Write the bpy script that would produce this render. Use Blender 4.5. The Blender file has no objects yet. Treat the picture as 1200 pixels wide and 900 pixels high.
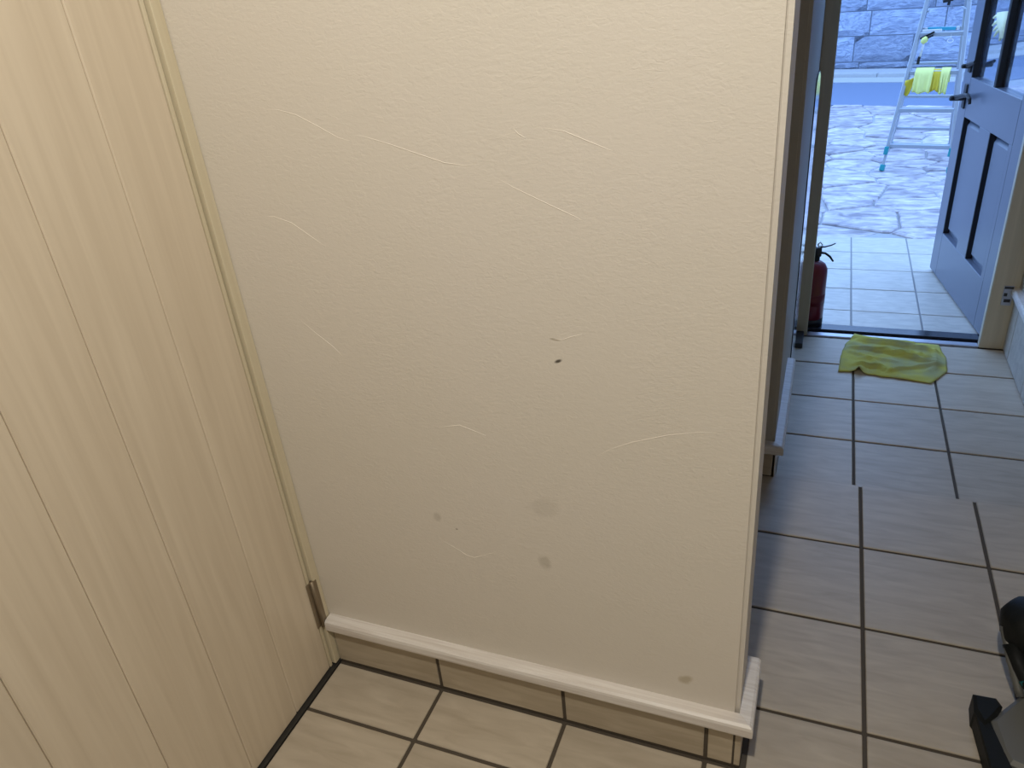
import bpy, bmesh, math, random
from mathutils import Vector, Matrix, noise

# ---------------------------------------------------------------- camera / light / exposure
C = bpy.context.scene.collection
sc = bpy.context.scene
R3 = lambda a: math.radians(a)

CAM = (0.8131, -1.0332, 1.4376)
YAW, PITCH, ROLL = 0.4187, -0.4897, 0.1010
cam_d = bpy.data.cameras.new('camera'); cam = bpy.data.objects.new('camera', cam_d); C.objects.link(cam)
cam_d.sensor_width = 36.0; cam_d.lens = 36.0 * 886.93 / 1200.0; cam_d.clip_start = 0.02; cam_d.clip_end = 300
_rot = Matrix.Rotation(YAW, 3, 'Z') @ Matrix.Rotation(PITCH, 3, 'X') @ Matrix.Rotation(ROLL, 3, 'Y')
_r, _f, _u = _rot.col[0], _rot.col[1], _rot.col[2]
_m = Matrix((( _r.x, _u.x, -_f.x), (_r.y, _u.y, -_f.y), (_r.z, _u.z, -_f.z)))
cam.matrix_world = Matrix.Translation(CAM) @ _m.to_4x4()
sc.camera = cam

sc.view_settings.view_transform = 'Standard'
sc.view_settings.look = 'None'
sc.view_settings.exposure = 0.0
sc.view_settings.gamma = 1.0
sc.view_settings.use_curve_mapping = False

w = bpy.data.worlds.new('world'); sc.world = w; w.use_nodes = True
bg = w.node_tree.nodes['Background']
bg.inputs[0].default_value = (0.305, 0.53, 1.0, 1)      # dusk-blue overcast sky, seen against warm lamp light
bg.inputs[1].default_value = 3.9

ld = bpy.data.lights.new('ceiling_lamp', 'SPOT'); ld.shadow_soft_size = 0.04      # recessed downlight
ld.spot_size = R3(165); ld.spot_blend = 0.5
ld.energy = 97; ld.color = (1.0, 0.945, 0.835)
lo = bpy.data.objects.new('ceiling_lamp', ld); C.objects.link(lo); lo.location = (0.70, -1.04, 2.39)
ld2 = bpy.data.lights.new('hall_fill', 'AREA'); ld2.shape = 'DISK'; ld2.size = 0.5  # added soft fill for the hall, no fixture of its own
ld2.energy = 0.5; ld2.color = (1.0, 0.95, 0.82)
lo2 = bpy.data.objects.new('hall_fill', ld2); C.objects.link(lo2); lo2.location = (0.5, -3.0, 2.395)

# ---------------------------------------------------------------- materials
def node_mat(name):
    m = bpy.data.materials.new(name); m.use_nodes = True
    nt = m.node_tree; b = nt.nodes['Principled BSDF']
    return m, nt, b
def N(nt, t, **kw):
    n = nt.nodes.new(t)
    for k, v in kw.items(): setattr(n, k, v)
    return n
def plain(name, col, rough=0.5, metal=0.0, spec=0.5, bump=0, bscale=60, coat=0, vary=0.0):
    m, nt, b = node_mat(name)
    b.inputs['Base Color'].default_value = (*col, 1)
    b.inputs['Roughness'].default_value = rough; b.inputs['Metallic'].default_value = metal
    b.inputs['Specular IOR Level'].default_value = spec; b.inputs['Coat Weight'].default_value = coat
    tc = N(nt, 'ShaderNodeTexCoord'); no = N(nt, 'ShaderNodeTexNoise'); no.inputs['Scale'].default_value = bscale
    no.inputs['Detail'].default_value = 4
    nt.links.new(tc.outputs['Object'], no.inputs['Vector'])
    if bump:
        bp = N(nt, 'ShaderNodeBump'); bp.inputs['Strength'].default_value = bump; bp.inputs['Distance'].default_value = 0.003
        nt.links.new(no.outputs['Fac'], bp.inputs['Height']); nt.links.new(bp.outputs[0], b.inputs['Normal'])
    if vary:
        mx = N(nt, 'ShaderNodeMix', data_type='RGBA')
        mx.inputs['A'].default_value = (*[c * (1 - vary) for c in col], 1); mx.inputs['B'].default_value = (*[min(1, c * (1 + vary)) for c in col], 1)
        nt.links.new(no.outputs['Fac'], mx.inputs['Factor']); nt.links.new(mx.outputs['Result'], b.inputs['Base Color'])
    return m
def grain(name, c1, c2, scale=(4, 60, 60), rough=0.4, bump=0.1, rnd=0.06, nscale=1.0, spec=0.5, dist=0.002, contrast=(0.35, 0.65)):
    """streaky surface: noise stretched along one axis, each object slightly different"""
    m, nt, b = node_mat(name)
    tc = N(nt, 'ShaderNodeTexCoord'); oi = N(nt, 'ShaderNodeObjectInfo')
    mp = N(nt, 'ShaderNodeMapping'); mp.inputs['Scale'].default_value = scale
    va = N(nt, 'ShaderNodeVectorMath', operation='SCALE'); va.inputs[0].default_value = (37, 23, 11)
    nt.links.new(oi.outputs['Random'], va.inputs['Scale'])
    ad = N(nt, 'ShaderNodeVectorMath', operation='ADD')
    nt.links.new(tc.outputs['Object'], mp.inputs['Vector']); nt.links.new(mp.outputs[0], ad.inputs[0]); nt.links.new(va.outputs[0], ad.inputs[1])
    no = N(nt, 'ShaderNodeTexNoise'); no.inputs['Scale'].default_value = nscale; no.inputs['Detail'].default_value = 6
    no.inputs['Distortion'].default_value = 0.6
    nt.links.new(ad.outputs[0], no.inputs['Vector'])
    rp = N(nt, 'ShaderNodeValToRGB'); e = rp.color_ramp.elements
    e[0].position, e[1].position = contrast; e[0].color = (*c1, 1); e[1].color = (*c2, 1)
    nt.links.new(no.outputs['Fac'], rp.inputs['Fac'])
    hs = N(nt, 'ShaderNodeHueSaturation')
    mr = N(nt, 'ShaderNodeMapRange'); mr.inputs['To Min'].default_value = 1 - rnd; mr.inputs['To Max'].default_value = 1 + rnd
    nt.links.new(oi.outputs['Random'], mr.inputs['Value']); nt.links.new(mr.outputs[0], hs.inputs['Value'])
    nt.links.new(rp.outputs['Color'], hs.inputs['Color']); nt.links.new(hs.outputs['Color'], b.inputs['Base Color'])
    bp = N(nt, 'ShaderNodeBump'); bp.inputs['Strength'].default_value = bump; bp.inputs['Distance'].default_value = dist
    nt.links.new(no.outputs['Fac'], bp.inputs['Height']); nt.links.new(bp.outputs[0], b.inputs['Normal'])
    b.inputs['Roughness'].default_value = rough; b.inputs['Specular IOR Level'].default_value = spec
    return m

def wallpaper(name, col, stains=()):
    """leather-grained vinyl wallpaper with a few scuffs and smudges of their own shape"""
    m, nt, b = node_mat(name)
    tc = N(nt, 'ShaderNodeTexCoord')
    mp = N(nt, 'ShaderNodeMapping'); mp.inputs['Scale'].default_value = (95, 95, 190); mp.inputs['Rotation'].default_value = (0, 0.12, 0)
    nt.links.new(tc.outputs['Object'], mp.inputs['Vector'])
    n1 = N(nt, 'ShaderNodeTexNoise'); n1.inputs['Scale'].default_value = 1.0; n1.inputs['Detail'].default_value = 3; n1.inputs['Distortion'].default_value = 0.8
    nt.links.new(mp.outputs[0], n1.inputs['Vector'])
    n2 = N(nt, 'ShaderNodeTexNoise'); n2.inputs['Scale'].default_value = 14; n2.inputs['Detail'].default_value = 3
    nt.links.new(tc.outputs['Object'], n2.inputs['Vector'])
    ml = N(nt, 'ShaderNodeMath', operation='MULTIPLY'); nt.links.new(n1.outputs['Fac'], ml.inputs[0]); nt.links.new(n2.outputs['Fac'], ml.inputs[1])
    bp = N(nt, 'ShaderNodeBump'); bp.inputs['Strength'].default_value = 0.55; bp.inputs['Distance'].default_value = 0.0022
    nt.links.new(ml.outputs[0], bp.inputs['Height']); nt.links.new(bp.outputs[0], b.inputs['Normal'])
    mott = N(nt, 'ShaderNodeTexNoise'); mott.inputs['Scale'].default_value = 2.2; mott.inputs['Detail'].default_value = 5
    nt.links.new(tc.outputs['Object'], mott.inputs['Vector'])
    base = N(nt, 'ShaderNodeMix', data_type='RGBA')
    base.inputs['A'].default_value = (col[0] * .97, col[1] * .97, col[2] * .94, 1); base.inputs['B'].default_value = (min(1, col[0] * 1.02), col[1] * 1.01, col[2] * 1.04, 1)
    nt.links.new(mott.outputs['Fac'], base.inputs['Factor'])
    cur = base.outputs['Result']
    dn = N(nt, 'ShaderNodeTexNoise'); dn.inputs['Scale'].default_value = 45; dn.inputs['Detail'].default_value = 4
    nt.links.new(tc.outputs['Object'], dn.inputs['Vector'])
    for (px, pz, rx, rz, ang, c, amt, soft) in stains:
        mp = N(nt, 'ShaderNodeMapping', vector_type='TEXTURE')
        mp.inputs['Location'].default_value = (px, 0, pz); mp.inputs['Rotation'].default_value = (0, -ang, 0); mp.inputs['Scale'].default_value = (rx, 1000, rz)
        nt.links.new(tc.outputs['Object'], mp.inputs['Vector'])
        le = N(nt, 'ShaderNodeVectorMath', operation='LENGTH'); nt.links.new(mp.outputs[0], le.inputs[0])
        add = N(nt, 'ShaderNodeMath', operation='MULTIPLY_ADD'); nt.links.new(dn.outputs['Fac'], add.inputs[0]); add.inputs[1].default_value = soft; nt.links.new(le.outputs['Value'], add.inputs[2])
        mr = N(nt, 'ShaderNodeMapRange', interpolation_type='SMOOTHSTEP'); mr.inputs['From Min'].default_value = 0.35 + soft * .5; mr.inputs['From Max'].default_value = 1.0 + soft * .5
        mr.inputs['To Min'].default_value = amt; mr.inputs['To Max'].default_value = 0
        nt.links.new(add.outputs[0], mr.inputs['Value'])
        mx = N(nt, 'ShaderNodeMix', data_type='RGBA'); mx.inputs['B'].default_value = (*c, 1)
        nt.links.new(mr.outputs[0], mx.inputs['Factor']); nt.links.new(cur, mx.inputs['A']); cur = mx.outputs['Result']
    nt.links.new(cur, b.inputs['Base Color'])
    b.inputs['Roughness'].default_value = 0.55; b.inputs['Specular IOR Level'].default_value = 0.35
    return m

STAINS = [(0.437, 0.884, .010, .0045, 0.45, (.05, .04, .03), .92, .5), (0.434, 0.923, .012, .0025, -0.12, (.30, .25, .18), .7, .5),
          (0.388, 0.575, .035, .030, 0.3, (.38, .34, .27), .15, 1.4), (0.383, 0.446, .017, .022, 0.5, (.34, .30, .22), .32, 1.2),
          (0.655, 0.214, .018, .014, 0.6, (.42, .34, .20), .55, 1.0), (0.16, 0.51, .012, .016, 0, (.4, .36, .3), .35, 1.0), (0.20, 0.487, .004, .003, 0, (.25, .2, .15), .6, .4)]
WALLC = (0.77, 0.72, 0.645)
M = {}
M['wall'] = wallpaper('wallpaper_scuffed', WALLC, STAINS)
M['wall_plain'] = wallpaper('wallpaper', (.46, .44, .40))  # unmarked copy, colour darkened to cut bounce light in the hall
M['crease'] = plain('wallpaper_crease', (0.82, .76, .68), .5, 0, .35)
M['ceil'] = plain('ceiling_paper', (0.68, .66, .62), .7)
M['tile'] = grain('beige_floor_tile', (.44, .375, .29), (.555, .485, .39), scale=(5, 26, 26), rough=.42, bump=.10, rnd=.05, nscale=1.6, spec=.45, dist=.0025, contrast=(.3, .7))
M['skirt'] = grain('beige_skirting_tile', (.43, .36, .265), (.52, .445, .34), scale=(5, 26, 30), rough=.45, bump=.10, rnd=.05, nscale=1.6, spec=.4)
M['grout'] = plain('dark_grout', (.085, .068, .05), .85, bump=.3, bscale=200)
M['cap'] = grain('whitewashed_cap_wood', (.70, .645, .60), (.84, .80, .765), scale=(3, 90, 90), rough=.35, bump=.12, rnd=.02, nscale=1.5)
M['wood'] = grain('pale_door_wood', (.66, .56, .43), (.77, .67, .53), scale=(34, 34, 1.6), rough=.38, bump=.10, rnd=.035, nscale=1.4, contrast=(.25, .75))
M['frame'] = grain('cream_frame', (.68, .60, .43), (.74, .665, .50), scale=(40, 40, 1.5), rough=.42, bump=.05, rnd=.02)
M['jamb'] = grain('entrance_jamb', (.50, .44, .32), (.57, .50, .37), scale=(40, 40, 1.5), rough=.45, bump=.05, rnd=.02)
M['bronze'] = plain('brown_hinge_metal', (.30, .24, .17), .45, .7, bump=.1)
M['steel'] = plain('steel', (.72, .72, .72), .3, .9)
M['darkmetal'] = plain('dark_threshold', (.035, .04, .055), .16, .35)
M['dark'] = plain('dark_plinth', (.03, .028, .026), .5)
M['navy'] = plain('navy_door_paint', (.13, .15, .20), .30, 0, .6, bump=.03, bscale=25)
M['black'] = plain('black_iron', (.012, .013, .016), .5)
M['silver'] = plain('dull_silver', (.5, .5, .55), .35, .8)
M['porch'] = grain('pale_porch_tile', (.48, .45, .395), (.59, .555, .49), scale=(9, 26, 26), rough=.4, bump=.08, rnd=.04, nscale=1.5)
M['pgrout'] = plain('grey_grout', (.27, .27, .27), .8)
M['slate'] = grain('rough_paving_stone', (.23, .205, .235), (.63, .575, .58), scale=(6, 11, 8), rough=.6, bump=.9, rnd=.22, nscale=1.3, dist=.02, contrast=(.32, .68))
M['mortar'] = plain('paving_mortar', (.36, .36, .37), .8, bump=.4, bscale=30, vary=.15)
M['asphalt'] = plain('asphalt', (.155, .195, .29), .75, bump=.5, bscale=150, vary=.08)
M['concrete'] = plain('kerb_concrete', (.42, .42, .42), .8, bump=.3, bscale=60, vary=.1)
M['rock'] = grain('dark_wall_stone', (.24, .28, .38), (.385, .43, .55), scale=(7, 7, 7), rough=.75, bump=1.0, rnd=.14, nscale=1.2, dist=.03)
M['joint'] = plain('wall_joint', (.13, .15, .19), .9)
M['alu'] = plain('ladder_aluminium', (.44, .48, .53), .4, .5)
M['teal'] = plain('teal_plastic', (.02, .32, .36), .45)
M['ltteal'] = plain('bright_teal_plastic', (.05, .42, .55), .4)
M['white'] = plain('white_plastic', (.8, .8, .8), .4)
M['paleyel'] = plain('pale_yellow_cloth', (.86, .90, .30), .8, bump=.3, bscale=150)
M['mustard'] = plain('mustard_cloth', (.72, .56, .04), .8, bump=.3, bscale=150)
M['rub'] = plain('rubber_glove_yellow', (.88, .90, .58), .5)
M['red'] = plain('red_extinguisher', (.17, .005, .012), .35, coat=.2)
M['gloss'] = plain('gloss_white_panel', (.78, .77, .75), .07, 0, .7, coat=.6)
M['mirror'] = plain('mirror_glass', (.88, .89, .90), .13, 1.0)
M['stucco'] = plain('exterior_stucco', (.45, .42, .38), .85, bump=.5, bscale=90)
M['toolblack'] = plain('black_tool_rubber', (.012, .013, .013), .55, spec=.2, bump=.2, bscale=120)
M['toolgrey'] = plain('grey_tool_plate', (.15, .148, .135), .5, bump=.05)
M['tooltube'] = plain('grey_tube', (.17, .17, .16), .45, .2)
M['tealdark'] = plain('dark_teal_plastic', (.01, .13, .15), .45)
# rag: yellow microfibre with grey dirt of its own
def rag_mat():
    m, nt, b = node_mat('dirty_yellow_rag'); tc = N(nt, 'ShaderNodeTexCoord')
    n = N(nt, 'ShaderNodeTexNoise'); n.inputs['Scale'].default_value = 9; n.inputs['Detail'].default_value = 5
    nt.links.new(tc.outputs['Object'], n.inputs['Vector'])
    rp = N(nt, 'ShaderNodeValToRGB'); e = rp.color_ramp.elements; e[0].position = .42; e[1].position = .62
    e[0].color = (.50, .465, .085, 1); e[1].color = (.37, .37, .165, 1)
    nt.links.new(n.outputs['Fac'], rp.inputs['Fac']); nt.links.new(rp.outputs[0], b.inputs['Base Color'])
    f = N(nt, 'ShaderNodeTexNoise'); f.inputs['Scale'].default_value = 260; nt.links.new(tc.outputs['Object'], f.inputs['Vector'])
    bp = N(nt, 'ShaderNodeBump'); bp.inputs['Strength'].default_value = .4; bp.inputs['Distance'].default_value = .002
    nt.links.new(f.outputs['Fac'], bp.inputs['Height']); nt.links.new(bp.outputs[0], b.inputs['Normal']); b.inputs['Roughness'].default_value = .9
    return m
M['rag'] = rag_mat()
def glass_mat():
    m, nt, b = node_mat('coated_door_glass')
    b.inputs['Base Color'].default_value = (.75, .80, .86, 1); b.inputs['Roughness'].default_value = .02
    b.inputs['Transmission Weight'].default_value = 1.0; b.inputs['IOR'].default_value = 1.5
    g = N(nt, 'ShaderNodeBsdfGlossy'); g.inputs['Roughness'].default_value = .02; g.inputs['Color'].default_value = (.80, .84, .88, 1)
    mx = N(nt, 'ShaderNodeMixShader'); mx.inputs[0].default_value = .62
    out = nt.nodes['Material Output']
    nt.links.new(b.outputs[0], mx.inputs[1]); nt.links.new(g.outputs[0], mx.inputs[2]); nt.links.new(mx.outputs[0], out.inputs[0])
    return m
M['glass'] = glass_mat()

# ---------------------------------------------------------------- builders
ORG = {}                                   # world origin of each thing (used to store parts in local coordinates)
def link(name, me, parent=None, loc=None):
    o = bpy.data.objects.new(name, me); C.objects.link(o)
    if parent is not None: o.parent = parent
    if loc is not None: o.location = loc
    return o
def org(parent):
    return ORG.get(parent.name, Vector((0, 0, 0))) if parent is not None else Vector((0, 0, 0))
def obj(name, bm, mat, parent=None, smooth=False, local=False):
    """link a bmesh given in world coordinates (or the parent's own when local) as one object; its origin goes to its base"""
    me = bpy.data.meshes.new(name)
    bmesh.ops.recalc_face_normals(bm, faces=bm.faces[:])
    xs = [v.co for v in bm.verts]
    c = Vector(((min(v.x for v in xs) + max(v.x for v in xs)) / 2, (min(v.y for v in xs) + max(v.y for v in xs)) / 2, min(v.z for v in xs)))
    bmesh.ops.translate(bm, verts=bm.verts[:], vec=-c)
    if smooth:
        for f in bm.faces: f.smooth = True
    bm.to_mesh(me); bm.free(); me.materials.append(mat)
    o = link(name, me, parent, c - (Vector((0, 0, 0)) if local else org(parent)))
    ORG[o.name] = c if not local else c
    return o
def raw(name, bm, mat, parent=None, smooth=False):
    """like obj(), but keeps object space = world space (for wall materials with marks at fixed places)"""
    me = bpy.data.meshes.new(name); bmesh.ops.recalc_face_normals(bm, faces=bm.faces[:])
    if smooth:
        for f in bm.faces: f.smooth = True
    bm.to_mesh(me); bm.free(); me.materials.append(mat)
    o = link(name, me, parent); ORG[o.name] = Vector((0, 0, 0)); return o
def empty(name, loc, rz=0):
    o = bpy.data.objects.new(name, None); C.objects.link(o); o.location = loc; o.rotation_euler = (0, 0, rz); o.empty_display_size = .05
    ORG[o.name] = Vector(loc); return o
def tag(o, label=None, cat=None, group=None, kind=None):
    if label: o['label'] = label
    if cat: o['category'] = cat
    if group: o['group'] = group
    if kind: o['kind'] = kind
    return o
def struct(o, label=None):
    o['kind'] = 'structure'
    if label: o['label'] = label
    return o
def add_box(bm, x0, x1, y0, y1, z0, z1, bev=0, seg=1, mat=None):
    r = bmesh.ops.create_cube(bm, size=1.0); vs = r['verts']
    for v in vs:
        v.co = Vector((x0 + (v.co.x + .5) * (x1 - x0), y0 + (v.co.y + .5) * (y1 - y0), z0 + (v.co.z + .5) * (z1 - z0)))
        if mat is not None: v.co = mat @ v.co
    if bev:
        es = list({e for v in vs for e in v.link_edges})
        bmesh.ops.bevel(bm, geom=es, offset=bev, segments=seg, affect='EDGES', profile=.5)
    return bm
def box(x0, x1, y0, y1, z0, z1, bev=0, seg=1):
    return add_box(bmesh.new(), x0, x1, y0, y1, z0, z1, bev, seg)
def add_tube(bm, pts, rad, n=8, caps=True):
    pts = [Vector(p) for p in pts]; rings = []
    up = Vector((0, 0, 1))
    for i, p in enumerate(pts):
        t = (pts[min(i + 1, len(pts) - 1)] - pts[max(i - 1, 0)]).normalized()
        a = t.cross(up)
        if a.length < 1e-3: a = t.cross(Vector((1, 0, 0)))
        a.normalize(); b = a.cross(t).normalized(); r = rad[i] if isinstance(rad, (list, tuple)) else rad
        rings.append([bm.verts.new(p + r * (math.cos(2 * math.pi * k / n) * a + math.sin(2 * math.pi * k / n) * b)) for k in range(n)])
    for i in range(len(rings) - 1):
        for k in range(n): bm.faces.new((rings[i][k], rings[i][(k + 1) % n], rings[i + 1][(k + 1) % n], rings[i + 1][k]))
    if caps: bm.faces.new(rings[0]); bm.faces.new(rings[-1])
    return bm
def tube(pts, rad, n=8): return add_tube(bmesh.new(), pts, rad, n)
def lathe(prof, cx, cy, n=24):
    bm = bmesh.new(); rings = []
    for r, z in prof: rings.append([bm.verts.new((cx + max(r, 1e-4) * math.cos(2 * math.pi * k / n), cy + max(r, 1e-4) * math.sin(2 * math.pi * k / n), z)) for k in range(n)])
    for i in range(len(rings) - 1):
        for k in range(n): bm.faces.new((rings[i][k], rings[i][(k + 1) % n], rings[i + 1][(k + 1) % n], rings[i + 1][k]))
    bm.faces.new(rings[0]); bm.faces.new(rings[-1]); return bm
def prism(poly, z0, z1, chamfer=0.0):
    """vertical prism over a 2-D polygon, top edge chamfered"""
    bm = bmesh.new(); n = len(poly); cx = sum(p[0] for p in poly) / n; cy = sum(p[1] for p in poly) / n
    lo_ = [bm.verts.new((x, y, z0)) for x, y in poly]; mid = [bm.verts.new((x, y, z1 - chamfer)) for x, y in poly]
    bm.faces.new(lo_)
    for k in range(n): bm.faces.new((lo_[k], lo_[(k + 1) % n], mid[(k + 1) % n], mid[k]))
    if chamfer:
        top = []
        for x, y in poly:
            d = Vector((cx - x, cy - y)); d.normalize(); top.append(bm.verts.new((x + d.x * chamfer * 1.3, y + d.y * chamfer * 1.3, z1)))
        for k in range(n): bm.faces.new((mid[k], mid[(k + 1) % n], top[(k + 1) % n], top[k]))
        bm.faces.new(top)
    else: bm.faces.new(mid)
    return bm
def obeam(p, q, w_, h_, side):
    """rectangular bar from p to q; width along `side`, depth across"""
    p, q, side = Vector(p), Vector(q), Vector(side).normalized(); t = (q - p).normalized()
    side = (side - t * side.dot(t)).normalized(); n = t.cross(side).normalized(); bm = bmesh.new(); vs = []
    for base in (p, q):
        for sx, sy in ((-1, -1), (1, -1), (1, 1), (-1, 1)): vs.append(bm.verts.new(base + side * sx * w_ / 2 + n * sy * h_ / 2))
    for f in ((0, 1, 2, 3), (4, 5, 6, 7), (0, 1, 5, 4), (1, 2, 6, 5), (2, 3, 7, 6), (3, 0, 4, 7)): bm.faces.new([vs[i] for i in f])
    bmesh.ops.bevel(bm, geom=bm.edges[:], offset=min(w_, h_) * .12, segments=1, affect='EDGES')
    return bm

# ================================================================ ROOM SHELL
Z0, ZL, ZP, ZG, H = 0.0, -0.123, -0.134, -0.15, 2.40
G = 0.0045                                # half a joint
TH = 0.012                                # tile thickness
gx = lambda k: 0.0995 + 0.3 * k
gy = lambda k: 0.1553 + 0.3 * k

def tile_mesh(sx, sy, name, mat, bev=.0016):
    bm = add_box(bmesh.new(), -sx / 2, sx / 2, -sy / 2, sy / 2, -TH, 0, bev)
    me = bpy.data.meshes.new(name); bm.to_mesh(me); bm.free(); me.materials.append(mat); return me
_cache = {}
def lay_tile(x0, x1, y0, y1, z, parent, mat, rnd=random.Random(1)):
    if x1 - x0 < .012 or y1 - y0 < .012: return
    key = (round(x1 - x0, 3), round(y1 - y0, 3), mat.name)
    if key not in _cache: _cache[key] = tile_mesh(x1 - x0, y1 - y0, 'tile', mat)
    o = link('tile', _cache[key], parent, Vector(((x0 + x1) / 2, (y0 + y1) / 2, z + rnd.uniform(-.0004, .0004))) - org(parent))
    return o

# ---- upper floor: grout bed and its tiles (each tile its own piece)
floor = struct(raw('floor', box(-.45, 1.60, -3.4, 1.043, -.14, -.0035), M['grout']))
XL, XR, YB, YS = -.178, 1.574, -2.0447, 1.045
def floor_rows():
    for j in range(-8, 3):
        y0, y1 = gy(j) + G, gy(j + 1) - G
        if j == 2: y1 = YS
        for i in range(-1, 5):
            x0, x1 = max(gx(i) + G, XL), min(gx(i + 1) - G, XR)
            # the stub wall stands on x<0.771, 0<y<0.155: cut the tiles round it
            if y0 < .0 < y1 and x0 < .771:
                yy = -.008
                if x1 > .78: lay_tile(x0, x1, y0, yy, 0, floor, M['tile']); lay_tile(.779, x1, yy, y1, 0, floor, M['tile'])
                else: lay_tile(x0, x1, y0, yy, 0, floor, M['tile'])
            else: lay_tile(x0, x1, y0, y1, 0, floor, M['tile'])
floor_rows()
# other room's floor, off to the left behind the stub wall
for j in range(0, 3):
    for i in range(-2, -1): pass
# ---- lower entrance floor
floor_e = struct(raw('floor_entrance', box(.55, 1.60, 1.043, 2.412, -.30, ZL - .0035), M['grout']))
riser = raw('step_riser', box(.55, 1.60, 1.035, 1.044, -.128, -.012), M['skirt'], floor_e)
lgx = lambda k: 0.9955 + 0.3 * k
lgy = lambda k: 1.4959 + 0.3 * k
for j in range(-2, 3):
    y0, y1 = max(lgy(j) + G, 1.05), min(lgy(j + 1) - G, 2.352)
    for i in range(-1, 2):
        x0, x1 = max(lgx(i) + G, .752), min(lgx(i + 1) - G, 1.578)
        lay_tile(x0, x1, y0, y1, ZL, floor_e, M['tile'])

# ---- big scuffed wall (the stub between the door and the hallway)
YW = .004
bm = box(-.185, .759, YW, .150, -.01, H)
es = [e for e in bm.edges if abs(e.verts[0].co.z - e.verts[1].co.z) > 1 and e.verts[0].co.x > .7]
bmesh.ops.bevel(bm, geom=es, offset=.009, segments=5, affect='EDGES')
wall = struct(raw('wall_front', bm, M['wall']))
CREASES = [[(-.035, 1.290), (-.005, 1.288), (.028, 1.279), (.062, 1.262), (.098, 1.243), (.118, 1.238)],
           [(.123, 1.2475), (.141, 1.245), (.181, 1.234), (.237, 1.216), (.278, 1.203), (.31, 1.199), (.334, 1.201)],
           [(.344, 1.190), (.385, 1.167), (.437, 1.143), (.475, 1.126), (.492, 1.118)],
           [(.426, 1.253), (.469, 1.245), (.505, 1.230), (.543, 1.215)],
           [(-.089, 1.115), (-.062, 1.114), (-.029, 1.104), (.002, 1.083), (.031, 1.064)],
           [(.393, 1.252), (.400, 1.243), (.412, 1.236)],
           [(.150, .458), (.172, .446), (.194, .435), (.214, .423), (.231, .421), (.255, .433), (.280, .448)],
           [(.482, .699), (.520, .726), (.557, .745), (.614, .767), (.650, .777), (.693, .785)],
           [(.428, .924), (.446, .923), (.462, .930), (.480, .936)],
           [(-.07, .93), (-.03, .895), (.0, .872), (.02, .85)],
           [(.10, 1.50), (.16, 1.512), (.23, 1.50)], [(.18, .72), (.24, .735), (.29, .72)]]
for c in CREASES:
    pts = []
    for k in range(len(c) - 1):
        for t in (0, .34, .67): pts.append((c[k][0] * (1 - t) + c[k + 1][0] * t, YW + .0004, c[k][1] * (1 - t) + c[k + 1][1] * t))
    pts.append((c[-1][0], YW + .0004, c[-1][1])); n = len(pts)
    rad = [.0003 + .0007 * math.sin(math.pi * (k + .3) / (n + .6)) for k in range(n)]
    obj('wallpaper_crease', tube(pts, rad, 6), M['crease'], wall, True)

# ---- skirting tiles and whitewashed cap round the stub wall
base_f = struct(raw('baseboard_front', box(-.178, .7655, -.001, .010, .0, .13), M['grout']))
for x0, x1 in ((-.178, gx(0) - .004), (gx(0) + .004, gx(1) - .004), (gx(1) + .004, gx(2) - .004), (gx(2) + .004, .751)):
    obj('skirting_tile', box(x0, x1, -.003, .008, .009, .128, .001), M['skirt'], base_f)
obj('skirting_tile', box(.7545, .7665, -.0015, .15, .007, .128, .001), M['skirt'], base_f)
def cap_profile(bm, path):
    """path: list of (x, y, nx, ny) – wall line with outward normal; profile 32 mm high, 24 mm proud, rounded front"""
    prof = [(0, .121), (.023, .121), (.0265, .1235), (.028, .128), (.028, .144), (.0262, .1495), (.021, .1532), (0, .1545)]
    rings = []
    for x, y, nx, ny in path: rings.append([bm.verts.new((x + nx * d, y + ny * d, z)) for d, z in prof])
    for i in range(len(rings) - 1):
        for k in range(len(prof)): bm.faces.new((rings[i][k], rings[i][(k + 1) % len(prof)], rings[i + 1][(k + 1) % len(prof)], rings[i + 1][k]))
    bm.faces.new(rings[0]); bm.faces.new(rings[-1]); return bm
obj('cap_moulding', cap_profile(bmesh.new(), [(-.178, .0042, 0, -1), (.7588, .0042, 1, -1)]), M['cap'], base_f, False)
obj('cap_moulding', cap_profile(bmesh.new(), [(.7592, .0042, 1, -1), (.7592, .152, 1, 0)]), M['cap'], base_f, False)

# ---- second wall, left side of the entrance
bm = box(.45, .746, 1.036, 2.362, -.14, H)
es = [e for e in bm.edges if abs(e.verts[0].co.z - e.verts[1].co.z) > 1 and e.verts[0].co.x > .7 and e.verts[0].co.y < 1.1]
bmesh.ops.bevel(bm, geom=es, offset=.008, segments=4, affect='EDGES')
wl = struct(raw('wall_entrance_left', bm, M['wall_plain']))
base_l = struct(raw('baseboard_left', box(.50, .750, 1.030, 1.036, .0, .095), M['grout']))
obj('skirting_tile', box(.50, .744, 1.0245, 1.033, .006, .094, .001), M['skirt'], base_l)
obj('skirting_tile', box(.7445, .752, 1.030, 1.60, ZL + .005, .094, .001), M['skirt'], base_l)
def shift(bm, dz):
    bmesh.ops.translate(bm, verts=bm.verts[:], vec=(0, 0, dz)); return bm
obj('cap_moulding', shift(cap_profile(bmesh.new(), [(.50, 1.036, 0, -1), (.746, 1.036, 1, -1)]), -.029), M['cap'], base_l)
obj('cap_moulding', shift(cap_profile(bmesh.new(), [(.7462, 1.036, 1, -1), (.7462, 1.62, 1, 0)]), -.029), M['cap'], base_l)
struct(obj('trim_1', box(.7465, .788, 2.22, 2.359, ZL, ZL + .0245, .003), M['dark']), 'dark plinth strip on the floor at the foot of the left entrance jamb')

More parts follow.
